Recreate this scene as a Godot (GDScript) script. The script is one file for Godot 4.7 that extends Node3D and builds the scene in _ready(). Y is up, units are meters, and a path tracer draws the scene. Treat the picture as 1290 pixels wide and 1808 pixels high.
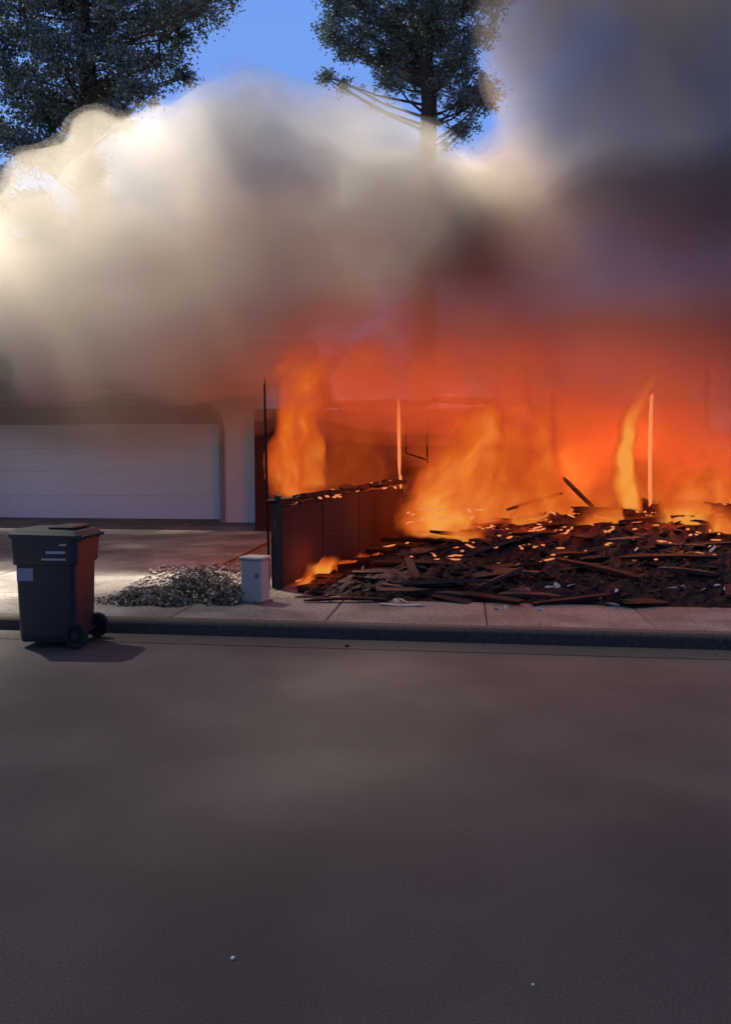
extends Node3D
# A house on fire behind a suburban street, seen from the road.
# Pixel helpers: the photograph is 1290 x 1808; F is its focal length in pixels, HORIZON the row of the horizon.

const F := 1400.0
const EYE := Vector3(0, 1.6, 0)
const HORIZON := 818.0
const CURB0 := Vector3(0, 0, -7.1)          # the foot of the kerb straight ahead
var U := Vector3(1, 0, 0.125).normalized()  # along the street
var V := Vector3(0.125, 0, -1).normalized() # across it, away from the road
var rng := RandomNumberGenerator.new()
var noise := FastNoiseLite.new()
var M := {}
var taken := {}


# ---------------------------------------------------------------- helpers
func at(px: float, py: float, d: float) -> Vector3:
	return EYE + Vector3((px - 645.0) / F * d, (HORIZON - py) / F * d, -d)

func st_pt(s: float, y: float, t: float) -> Vector3:
	return CURB0 + U * s + V * t + Vector3(0, y, 0)

func to_street(p: Vector3) -> Vector2:
	var q := p - CURB0
	return Vector2(q.dot(U), q.dot(V))

func lin(r: float, g: float, b: float) -> Color:
	return Color(r, g, b).linear_to_srgb()

func numbered(n: String) -> String:
	if not taken.has(n):
		taken[n] = 0
		return n
	taken[n] += 1
	return "%s_%03d" % [n, taken[n]]

func tag(o: Node, label := "", category := "", group := "", kind := "") -> Node:
	if label: o.set_meta("label", label)
	if category: o.set_meta("category", category)
	if group: o.set_meta("group", group)
	if kind: o.set_meta("kind", kind)
	return o

func thing(called: String, label: String, category: String, where := Vector3.ZERO, turn := 0.0, group := "") -> Node3D:
	var o := Node3D.new()
	o.name = numbered(called)
	add_child(o)
	o.position = where
	o.rotation.y = turn
	tag(o, label, category, group)
	return o

func part(called: String, mesh: Mesh, m: Material, parent: Node, where := Vector3.ZERO, basis := Basis()) -> MeshInstance3D:
	var o := MeshInstance3D.new()
	o.name = called
	o.mesh = mesh
	o.material_override = m
	parent.add_child(o, true)
	o.transform = Transform3D(basis, where)
	return o

func single(called: String, mesh: Mesh, m: Material, where := Vector3.ZERO, basis := Basis()) -> MeshInstance3D:
	return part(numbered(called), mesh, m, self, where, basis)

func st_new() -> SurfaceTool:
	var st := SurfaceTool.new()
	st.begin(Mesh.PRIMITIVE_TRIANGLES)
	return st

func done(st: SurfaceTool) -> ArrayMesh:
	st.generate_normals()
	return st.commit()

func quad(st: SurfaceTool, a: Vector3, b: Vector3, c: Vector3, d: Vector3) -> void:
	for p in [a, b, c, a, c, d]:
		st.add_vertex(p)

func tri_out(st: SurfaceTool, a: Vector3, b: Vector3, c: Vector3, centre: Vector3) -> void:
	if (c - a).cross(b - a).dot((a + b + c) / 3.0 - centre) < 0.0:
		var k := b
		b = c
		c = k
	st.add_vertex(a)
	st.add_vertex(b)
	st.add_vertex(c)

func quad_out(st: SurfaceTool, a: Vector3, b: Vector3, c: Vector3, d: Vector3, centre: Vector3) -> void:
	tri_out(st, a, b, c, centre)
	tri_out(st, a, c, d, centre)

# A box with chamfered edges, flat shaded.
func add_box(st: SurfaceTool, size: Vector3, at_: Vector3 = Vector3.ZERO, b := 0.01, basis := Basis()) -> void:
	st.set_smooth_group(-1)
	var h := size / 2.0
	b = minf(b, minf(h.x, minf(h.y, h.z)) * 0.9)
	var c := {}
	for sx in [-1, 1]:
		for sy in [-1, 1]:
			for sz in [-1, 1]:
				var k := Vector3(h.x * sx, h.y * sy, h.z * sz)
				c[[sx, sy, sz]] = [at_ + basis * (k - Vector3(0, b * sy, b * sz)), at_ + basis * (k - Vector3(b * sx, 0, b * sz)), at_ + basis * (k - Vector3(b * sx, b * sy, 0))]
	for s in [-1, 1]:
		quad_out(st, c[[s, -1, -1]][0], c[[s, 1, -1]][0], c[[s, 1, 1]][0], c[[s, -1, 1]][0], at_)
		quad_out(st, c[[-1, s, -1]][1], c[[1, s, -1]][1], c[[1, s, 1]][1], c[[-1, s, 1]][1], at_)
		quad_out(st, c[[-1, -1, s]][2], c[[1, -1, s]][2], c[[1, 1, s]][2], c[[-1, 1, s]][2], at_)
		for r in [-1, 1]:
			quad_out(st, c[[s, r, -1]][0], c[[s, r, 1]][0], c[[s, r, 1]][1], c[[s, r, -1]][1], at_)
			quad_out(st, c[[s, -1, r]][0], c[[s, 1, r]][0], c[[s, 1, r]][2], c[[s, -1, r]][2], at_)
			quad_out(st, c[[-1, s, r]][1], c[[1, s, r]][1], c[[1, s, r]][2], c[[-1, s, r]][2], at_)
			for q in [-1, 1]:
				tri_out(st, c[[s, r, q]][0], c[[s, r, q]][1], c[[s, r, q]][2], at_)

func box(size: Vector3, b := 0.01) -> ArrayMesh:
	var st := st_new()
	add_box(st, size, Vector3.ZERO, b)
	return done(st)

# A tapered tube along points, smooth.
func add_tube(st: SurfaceTool, pts: Array, radii: Array, n := 8) -> void:
	st.set_smooth_group(1)
	var rings := []
	for i in pts.size():
		var dir: Vector3 = (pts[mini(i + 1, pts.size() - 1)] - pts[maxi(i - 1, 0)]).normalized()
		var a := dir.cross(Vector3(0.31, 0.17, 0.93)).normalized()
		var b := dir.cross(a)
		var ring := []
		for k in n:
			var w := TAU * k / n
			ring.append(pts[i] + (a * cos(w) + b * sin(w)) * radii[i])
		rings.append(ring)
	for i in pts.size() - 1:
		var mid: Vector3 = (pts[i] + pts[i + 1]) / 2.0
		for k in n:
			quad_out(st, rings[i][k], rings[i][(k + 1) % n], rings[i + 1][(k + 1) % n], rings[i + 1][k], mid)
	st.set_smooth_group(-1)
	for e in [0, pts.size() - 1]:
		var inner: Vector3 = pts[1] if e == 0 else pts[-2]
		for k in n:
			tri_out(st, pts[e], rings[e][k], rings[e][(k + 1) % n], inner)

# A burnt board: a rectangular bar along x whose section wanders and whose ends are eaten away.
func board_mesh(length: float, w: float, t: float, sd: int, eaten := 0.5) -> ArrayMesh:
	var r := RandomNumberGenerator.new()
	r.seed = sd
	var st := st_new()
	st.set_smooth_group(-1)
	var n := 7
	var rings := []
	var bend := r.randf_range(-0.03, 0.03) * length
	for i in n:
		var f := i / (n - 1.0)
		var e := 1.0 - eaten * pow(absf(2.0 * f - 1.0), 5.0) * r.randf_range(0.3, 1.0)
		var ring := []
		for c in [[-1, -1], [1, -1], [1, 1], [-1, 1]]:
			var x := (f - 0.5) * length
			if i == 0 or i == n - 1:
				x += r.randf_range(-0.06, 0.06) * length
			ring.append(Vector3(x, c[0] * t * 0.5 * e * r.randf_range(0.75, 1.0) + bend * sin(f * PI), c[1] * w * 0.5 * e * r.randf_range(0.8, 1.0)))
		rings.append(ring)
	for i in n - 1:
		var mid := Vector3.ZERO
		for p in rings[i] + rings[i + 1]:
			mid += p / 8.0
		for k in 4:
			quad_out(st, rings[i][k], rings[i][(k + 1) % 4], rings[i + 1][(k + 1) % 4], rings[i + 1][k], mid)
	quad_out(st, rings[0][0], rings[0][1], rings[0][2], rings[0][3], rings[1][0].lerp(rings[1][2], 0.5))
	quad_out(st, rings[-1][0], rings[-1][1], rings[-1][2], rings[-1][3], rings[-2][0].lerp(rings[-2][2], 0.5))
	return done(st)

func noise_tex(freq: float, ramp: Array, sd := 1, octaves := 5, size := 512, kind := FastNoiseLite.TYPE_SIMPLEX_SMOOTH) -> NoiseTexture2D:
	var f := FastNoiseLite.new()
	f.noise_type = kind
	f.frequency = freq
	f.fractal_octaves = octaves
	f.seed = sd
	var t := NoiseTexture2D.new()
	t.width = size
	t.height = size
	t.seamless = true
	t.noise = f
	if ramp.size():
		var g := Gradient.new()
		g.offsets = PackedFloat32Array(ramp.map(func(x): return x[0]))
		g.colors = PackedColorArray(ramp.map(func(x): return x[1]))
		t.color_ramp = g
	return t

func surf(c: Color, rough := 0.85, spec := 0.4) -> StandardMaterial3D:
	var m := StandardMaterial3D.new()
	m.albedo_color = c
	m.roughness = rough
	m.metallic_specular = spec
	return m

# Colour c varied by a fine and a coarse noise, with relief; all laid on in metres.
func grained(c: Color, lo: float, hi: float, metres: float, rough := 0.9, relief := 0.0, sd := 1, freq := 0.02) -> StandardMaterial3D:
	var m := surf(Color.WHITE, rough)
	var ramp := []
	for k in [[0.25, lo], [0.5, (lo + hi) / 2.0], [0.78, hi]]:
		var l := c.srgb_to_linear()
		ramp.append([k[0], lin(l.r * k[1], l.g * k[1], l.b * k[1])])
	m.albedo_texture = noise_tex(freq, ramp, sd, 6)
	m.uv1_triplanar = true
	m.uv1_world_triplanar = true
	m.uv1_scale = Vector3.ONE / metres
	if relief > 0.0:
		m.heightmap_enabled = true
		m.heightmap_scale = relief
		m.heightmap_texture = noise_tex(0.06, [], sd + 7, 4)
	return m

func second_layer(m: StandardMaterial3D, metres: float, dark: float, light: float, sd: int, freq := 0.01) -> void:
	m.detail_enabled = true
	m.detail_blend_mode = BaseMaterial3D.BLEND_MODE_MUL
	m.detail_uv_layer = BaseMaterial3D.DETAIL_UV_2
	m.detail_albedo = noise_tex(freq, [[0.3, Color(dark, dark, dark).linear_to_srgb()], [0.7, Color(light, light, light).linear_to_srgb()]], sd, 4)
	m.uv2_triplanar = true
	m.uv2_world_triplanar = true
	m.uv2_scale = Vector3.ONE / metres


# ---------------------------------------------------------------- light and camera
func set_view_and_light() -> void:
	var cam := Camera3D.new()
	cam.name = "camera"
	cam.position = EYE
	cam.rotation_degrees.x = -rad_to_deg(atan((904.0 - HORIZON) / F))
	cam.fov = rad_to_deg(2.0 * atan(904.0 / F))
	cam.near = 0.05
	cam.far = 2000.0
	add_child(cam)
	cam.current = true
	var w := WorldEnvironment.new()
	w.name = "world"
	var e := Environment.new()
	w.environment = e
	add_child(w)
	e.background_mode = Environment.BG_SKY
	e.sky = Sky.new()
	var sm := ProceduralSkyMaterial.new()
	e.sky.sky_material = sm
	sm.sky_top_color = lin(0.032, 0.067, 0.175)
	sm.sky_horizon_color = lin(0.06, 0.095, 0.19)
	sm.sky_curve = 0.2
	sm.ground_bottom_color = lin(0.04, 0.038, 0.036)
	sm.ground_horizon_color = lin(0.07, 0.07, 0.075)
	sm.sun_angle_max = 2.0
	e.tonemap_mode = Environment.TONE_MAPPER_LINEAR
	e.tonemap_exposure = 5.0
	e.volumetric_fog_enabled = true
	e.volumetric_fog_density = 0.0
	e.sdfgi_enabled = true
	e.ssao_enabled = true
	e.ssil_enabled = true
	var sun := DirectionalLight3D.new()
	sun.name = "sun"
	sun.light_energy = 1.6
	sun.light_angular_distance = 0.5
	sun.light_color = Color(1.0, 0.95, 0.86)
	sun.shadow_enabled = true
	add_child(sun)
	sun.look_at_from_position(Vector3(-0.5, 1.0, -0.42), Vector3.ZERO)


# ---------------------------------------------------------------- materials
func make_materials() -> void:
	M.asphalt = grained(lin(0.054, 0.046, 0.046), 0.75, 1.25, 0.7, 0.92, 0.12, 3, 0.12)
	second_layer(M.asphalt, 9.0, 0.72, 1.0, 5)
	M.gutter = grained(lin(0.036, 0.03, 0.029), 0.5, 1.3, 0.9, 0.85, 0.3, 11, 0.05)
	M.concrete = grained(lin(0.135, 0.124, 0.12), 0.7, 1.2, 1.7, 0.9, 0.25, 21, 0.06)
	second_layer(M.concrete, 5.0, 0.6, 1.0, 23)
	M.kerb = grained(lin(0.045, 0.036, 0.033), 0.55, 1.2, 1.1, 0.9, 0.3, 25, 0.05)
	M.earth = grained(lin(0.1, 0.08, 0.065), 0.5, 1.4, 2.2, 1.0, 1.5, 31, 0.05)
	M.stucco = grained(lin(0.52, 0.53, 0.56), 0.9, 1.05, 0.7, 0.95, 0.4, 41, 0.1)
	M.door = grained(lin(0.5, 0.56, 0.62), 0.95, 1.03, 1.5, 0.6, 0.0, 43, 0.03)
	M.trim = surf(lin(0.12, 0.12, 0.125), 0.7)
	M.jamb = surf(lin(0.2, 0.2, 0.21), 0.8)
	M.shingle = grained(lin(0.05, 0.047, 0.045), 0.6, 1.5, 0.5, 0.95, 0.8, 45, 0.08)
	M.char = grained(lin(0.024, 0.013, 0.012), 0.4, 1.9, 0.6, 0.85, 1.2, 51, 0.07)
	M.char_brown = grained(lin(0.06, 0.036, 0.03), 0.35, 1.7, 0.5, 0.85, 1.0, 53, 0.07)
	M.panel = grained(lin(0.035, 0.02, 0.018), 0.35, 1.8, 0.7, 0.9, 1.0, 58, 0.05)
	M.ash = grained(lin(0.026, 0.013, 0.012), 0.25, 2.0, 0.6, 0.95, 1.5, 55, 0.08)
	for k in ["char", "char_brown", "ash", "panel"]:
		M[k].metallic_specular = 0.2
	M.pale = grained(lin(0.36, 0.31, 0.29), 0.5, 1.2, 0.3, 0.85, 0.4, 57, 0.08)
	M.bin = grained(lin(0.009, 0.011, 0.019), 0.85, 1.2, 0.5, 0.5, 0.06, 61, 0.1)
	M.tyre = surf(lin(0.012, 0.012, 0.013), 0.9)
	M.mark = surf(lin(0.26, 0.26, 0.3), 0.6)
	M.sticker = surf(lin(0.16, 0.17, 0.22), 0.6)
	M.cabinet = grained(lin(0.3, 0.275, 0.25), 0.85, 1.08, 0.6, 0.7, 0.1, 63, 0.05)
	M.bark = grained(lin(0.035, 0.03, 0.028), 0.5, 1.5, 0.8, 1.0, 2.0, 65, 0.06)
	M.stem = surf(lin(0.09, 0.075, 0.055), 1.0)
	M.stone = grained(lin(0.3, 0.26, 0.23), 0.4, 1.5, 0.25, 0.95, 0.3, 71, 0.05)
	M.pebble = surf(lin(0.5, 0.49, 0.46), 0.8)
	var leaf := surf(Color.WHITE, 0.85, 0.15)
	leaf.vertex_color_use_as_albedo = true
	leaf.backlight_enabled = true
	leaf.backlight = Color(0.35, 0.4, 0.2)
	leaf.cull_mode = BaseMaterial3D.CULL_DISABLED
	M.leaf = leaf
	var flame := StandardMaterial3D.new()
	flame.resource_name = "flame"
	flame.shading_mode = BaseMaterial3D.SHADING_MODE_UNSHADED
	flame.transparency = BaseMaterial3D.TRANSPARENCY_ALPHA
	flame.vertex_color_use_as_albedo = true
	flame.cull_mode = BaseMaterial3D.CULL_DISABLED
	flame.roughness = 1.0
	flame.albedo_color = lin(0.7, 0.69, 0.69)
	M.flame = flame
	var hot := StandardMaterial3D.new()
	hot.resource_name = "glowing_ember_fire"
	hot.albedo_color = lin(0.05, 0.03, 0.02)
	hot.roughness = 1.0
	hot.emission_enabled = true
	hot.emission = lin(1.0, 0.3, 0.1)
	hot.emission_energy_multiplier = 0.16
	M.hot = hot


# ---------------------------------------------------------------- the setting
func sheet_st(s0: float, s1: float, t0: float, t1: float, y0: float, y1: float, ns := 1, nt := 1) -> ArrayMesh:
	var st := st_new()
	for i in ns:
		for j in nt:
			var a := lerpf(s0, s1, i / float(ns))
			var b := lerpf(s0, s1, (i + 1) / float(ns))
			var c := lerpf(t0, t1, j / float(nt))
			var d := lerpf(t0, t1, (j + 1) / float(nt))
			var ya := lerpf(y0, y1, j / float(nt))
			var yb := lerpf(y0, y1, (j + 1) / float(nt))
			quad(st, st_pt(a, ya, c), st_pt(a, yb, d), st_pt(b, yb, d), st_pt(b, ya, c))
	return done(st)

func drive_y(t: float) -> float:
	return 0.13 + 0.2 * clampf((t - 1.35) / 9.0, 0.0, 1.0)

func slab(called: String, parent: Node, m: Material, s0: float, s1: float, t0: float, t1: float, y0: float, y1: float, thick: float) -> void:
	var st := st_new()
	st.set_smooth_group(-1)
	var b := 0.012
	var top := []
	var mid := []
	var low := []
	for c in [[0, 0], [1, 0], [1, 1], [0, 1]]:
		var s := s1 if c[0] else s0
		var t := t1 if c[1] else t0
		var y := y1 if c[1] else y0
		top.append(st_pt(s + (-b if c[0] else b), y, t + (-b if c[1] else b)))
		mid.append(st_pt(s, y - b, t))
		low.append(st_pt(s, y - thick, t))
	var centre := st_pt((s0 + s1) / 2, (y0 + y1) / 2 - thick * 0.5, (t0 + t1) / 2)
	quad_out(st, top[0], top[1], top[2], top[3], centre)
	for k in 4:
		var k2 := (k + 1) % 4
		quad_out(st, top[k], top[k2], mid[k2], mid[k], centre)
		quad_out(st, mid[k], mid[k2], low[k2], low[k], centre)
	part(called, done(st), m, parent)

func build_setting() -> void:
	var g := single("ground", sheet_st(-400, 400, -400, 600, -0.03, -0.03), M.earth)
	tag(g, "", "", "", "structure")
	tag(single("road", sheet_st(-90, 90, -11.5, -0.32, 0.0, 0.0), M.asphalt), "", "", "", "structure")
	tag(single("gutter", sheet_st(-90, 90, -0.36, 0.01, 0.004, 0.004), M.gutter), "", "", "", "structure")
	# kerb: a rolled edge swept along the street
	var prof := [Vector2(0.0, -0.02), Vector2(0.012, 0.09), Vector2(0.03, 0.118), Vector2(0.06, 0.13), Vector2(0.15, 0.132), Vector2(0.15, -0.02)]
	for side in 2:
		var st := st_new()
		for i in prof.size() - 1:
			st.set_smooth_group(1 if i < 3 else -1)
			var a: Vector2 = prof[i]
			var b: Vector2 = prof[i + 1]
			if side == 0:
				quad(st, st_pt(-90, a.y, a.x), st_pt(-90, b.y, b.x), st_pt(90, b.y, b.x), st_pt(90, a.y, a.x))
			else:
				quad(st, st_pt(90, a.y, -11.5 - a.x), st_pt(90, b.y, -11.5 - b.x), st_pt(-90, b.y, -11.5 - b.x), st_pt(-90, a.y, -11.5 - a.x))
		tag(single("kerb", done(st), M.kerb), "", "", "", "structure")
	var walk := Node3D.new()
	walk.name = "sidewalk"
	add_child(walk)
	tag(walk, "", "", "", "structure")
	for i in range(-8, 9):
		slab("slab", walk, M.concrete, i * 1.5 - 0.4, i * 1.5 + 1.1 - 0.008, 0.154, 1.35, 0.131 + rng.randf_range(-0.002, 0.002), 0.131, 0.15)
	var drive := Node3D.new()
	drive.name = "driveway"
	add_child(drive)
	tag(drive, "", "", "", "structure")
	for i in 3:
		for j in 3:
			var t0 := 1.362 + j * 3.2
			slab("slab", drive, M.concrete, -10.3 + i * 2.6, -7.71 + i * 2.6, t0, t0 + 3.19, drive_y(t0), drive_y(t0 + 3.19), 0.2)
	tag(single("yard", sheet_st(-2.49, 26, 1.36, 10.9, 0.1, 0.3, 24, 10), M.earth), "", "", "", "structure")
	tag(single("far_ground", sheet_st(-40, 40, 10.9, 60, 0.28, 0.6, 4, 4), M.earth), "", "", "", "structure")


# ---------------------------------------------------------------- the garage house
func build_garage_house() -> void:
	var o := thing("garage_house", "pale stucco garage wing with a wide recessed white door, half hidden under smoke", "house")
	var base := to_street(at(466, 925, 17.2))
	var org := st_pt(base.x, 0.3, base.y)
	o.position = org
	o.rotation.y = atan2(-U.z, U.x)
	# local: x along street (0 at the right corner, negative to the left), y up, z towards the street
	var wtop := 2.95
	var r := 0.62
	var ox1 := -0.98
	var ox0 := -7.2
	var otop := 2.62
	var deep := 0.75
	# the opening with rounded upper corners
	var arch := [Vector2(ox1, 0.0)]
	for k in 9:
		var a := PI / 2 * k / 8.0
		arch.append(Vector2(ox1 - r + r * cos(a), otop - r + r * sin(a)))
	for k in 9:
		var a := PI / 2 + PI / 2 * k / 8.0
		arch.append(Vector2(ox0 + r + r * cos(a), otop - r + r * sin(a)))
	arch.append(Vector2(ox0, 0.0))
	var poly := PackedVector2Array()
	for p in [Vector2(0, -0.4), Vector2(0, wtop), Vector2(-9.0, wtop), Vector2(-9.0, -0.4), Vector2(ox0, -0.4)]:
		poly.append(p)
	for k in range(arch.size() - 1, -1, -1):
		poly.append(arch[k])
	poly.append(Vector2(ox1, -0.4))
	var st := st_new()
	st.set_smooth_group(-1)
	var idx := Geometry2D.triangulate_polygon(poly)
	for k in range(0, idx.size(), 3):
		var a := poly[idx[k]]
		var b := poly[idx[k + 1]]
		var c := poly[idx[k + 2]]
		tri_out(st, Vector3(a.x, a.y, 0), Vector3(b.x, b.y, 0), Vector3(c.x, c.y, 0), Vector3(a.x, a.y, -1))
	part("wall", done(st), M.stucco, o)
	st = st_new()
	st.set_smooth_group(1)
	for k in arch.size() - 1:
		var a: Vector2 = arch[k]
		var b: Vector2 = arch[k + 1]
		quad(st, Vector3(a.x, a.y, 0), Vector3(a.x, a.y, -deep), Vector3(b.x, b.y, -deep), Vector3(b.x, b.y, 0))
	part("door_reveal", done(st), M.stucco, o)
	part("side_wall", box(Vector3(0.15, wtop + 0.4, 6.9), 0.01), M.stucco, o, Vector3(-0.085, wtop / 2 - 0.2, -3.46))
	part("side_wall", box(Vector3(0.15, wtop + 0.4, 6.9), 0.01), M.stucco, o, Vector3(-8.91, wtop / 2 - 0.2, -3.46))
	# narrow corner bead trimming the right side of the opening
	st = st_new()
	st.set_smooth_group(-1)
	for k in arch.size() - 1:
		var q := []
		for w in [arch[k], arch[k + 1]]:
			var c := Vector2(clampf(w.x, ox0 + r, ox1 - r), minf(w.y, otop - r))
			var dv: Vector2 = (w - c).normalized() if w.y > otop - r - 0.001 else Vector2(signf(w.x - (ox0 + ox1) / 2), 0)
			q.append_array([w - dv * 0.004, w + dv * 0.1])
		var mid_: Vector2 = (q[0] + q[3]) / 2
		var cc := Vector3(mid_.x, mid_.y, -0.5)
		quad_out(st, Vector3(q[0].x, q[0].y, 0.04), Vector3(q[1].x, q[1].y, 0.04), Vector3(q[3].x, q[3].y, 0.04), Vector3(q[2].x, q[2].y, 0.04), cc)
		quad_out(st, Vector3(q[0].x, q[0].y, 0.04), Vector3(q[2].x, q[2].y, 0.04), Vector3(q[2].x, q[2].y, -0.03), Vector3(q[0].x, q[0].y, -0.03), Vector3(q[1].x, q[1].y, 0))
		quad_out(st, Vector3(q[1].x, q[1].y, 0.04), Vector3(q[3].x, q[3].y, 0.04), Vector3(q[3].x, q[3].y, -0.03), Vector3(q[1].x, q[1].y, -0.03), Vector3(q[0].x, q[0].y, 0))
	part("arch_trim", done(st), M.jamb, o)
	var dr := Node3D.new()
	dr.name = "garage_door"
	o.add_child(dr)
	dr.position = Vector3(0, 0, -deep)
	for j in 4:
		part("panel", box(Vector3(6.3, 0.548, 0.05), 0.003), M.door, dr, Vector3(-4.09, 0.276 + j * 0.55, -0.03))
	part("header_shade", box(Vector3(6.3, 0.5, 0.05), 0.006), M.trim, dr, Vector3(-4.09, 2.46, -0.02))  # dark panel stands in for the shade at the top of the recess
	part("door_backing", box(Vector3(6.5, 2.7, 0.03), 0.002), M.trim, dr, Vector3(-4.09, 1.33, -0.08))
	part("floor_threshold", box(Vector3(6.2, 0.05, 0.8), 0.01), M.gutter, dr, Vector3(-4.09, -0.024, 0.42))
	# roof with eaves
	st = st_new()
	st.set_smooth_group(-1)
	var e := 0.55
	var ridge := 1.35
	var A := [Vector3(0.45, wtop + 0.02, e), Vector3(0.45, wtop + ridge, -3.46), Vector3(0.45, wtop + 0.02, -6.92 - e)]
	var B := []
	for p in A:
		B.append(p + Vector3(-9.9, 0, 0))
	var th := Vector3(0, 0.16, 0)
	var mid := Vector3(-4.5, wtop + 0.5, -3.46)
	for k in 2:
		quad_out(st, A[k] + th, A[k + 1] + th, B[k + 1] + th, B[k] + th, mid)
		quad_out(st, A[k], A[k + 1], B[k + 1], B[k], mid + Vector3(0, 4, 0))
		for q in [[A, 0.0], [B, 0.0]]:
			quad_out(st, q[0][k], q[0][k + 1], q[0][k + 1] + th, q[0][k] + th, mid)
	var roof := part("roof", done(st), M.shingle, o)
	part("fascia", box(Vector3(9.9, 0.2, 0.04), 0.006), M.trim, roof, Vector3(-4.5, wtop + 0.08, e + 0.022))
	part("soffit", box(Vector3(9.8, 0.03, e - 0.02), 0.004), M.trim, roof, Vector3(-4.5, wtop + 0.0, e / 2))
	for x in [-0.01, -8.99]:
		var gb := st_new()
		gb.set_smooth_group(-1)
		tri_out(gb, Vector3(x, wtop, 0), Vector3(x, wtop, -6.92), Vector3(x, wtop + ridge, -3.46), mid)
		part("gable", done(gb), M.stucco, o)


# ---------------------------------------------------------------- the burning house
func mound_y(s: float, t: float) -> float:
	var y := 0.1 + 0.2 * clampf((t - 1.36) / 9.5, 0.0, 1.0)
	var edge := smoothstep(-1.5, -0.3, s + 0.25 * noise.get_noise_2d(t * 40.0, 3.0)) * smoothstep(9.0, 6.0, t - 3.0)
	var n := noise.get_noise_2d(s * 30.0, t * 30.0)
	var front := 1.15 + 0.35 * noise.get_noise_2d(s * 22.0, 77.0)
	var h := 0.2 * smoothstep(front, front + 1.5, t) + 0.28 * smoothstep(2.6, 5.0, t)
	h += 0.14 * smoothstep(0.5, 4.0, s) * smoothstep(2.0, 4.5, t)
	h *= 1.0 + 0.45 * n
	# the floor along the side wall is swept bare
	var p := st_pt(s, 0, t)
	var along := Vector3(wall_far.x - wall_near.x, 0, wall_far.z - wall_near.z).normalized()
	var off := Vector3(p.x - wall_near.x, 0, p.z - wall_near.z)
	var side := off.dot(Vector3(-along.z, 0, along.x))
	h *= lerpf(0.12, 1.0, smoothstep(0.1, 1.5, side))
	h += 0.06 * noise.get_noise_2d(s * 110.0, t * 110.0) * smoothstep(front, front + 0.5, t)
	return y + maxf(h, -0.05) * edge

func mound_at(p: Vector3) -> float:
	var q := to_street(p)
	return mound_y(q.x, q.y)

var wall_near := Vector3(-1.08, 0.14, -9.35)
var wall_far := Vector3(0.57, 0.22, -13.3)

func post_between(parent: Node, called: String, m: Material, p0: Vector3, p1: Vector3, w: float, sd: int) -> void:
	var d := p1 - p0
	var x := d.normalized()
	var z := x.cross(Vector3(0.13, 0.2, 0.95)).normalized()
	part(called, board_mesh(d.length(), w, w * 0.8, sd, 0.35), m, parent, (p0 + p1) / 2, Basis(x, z.cross(x), z))

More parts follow.
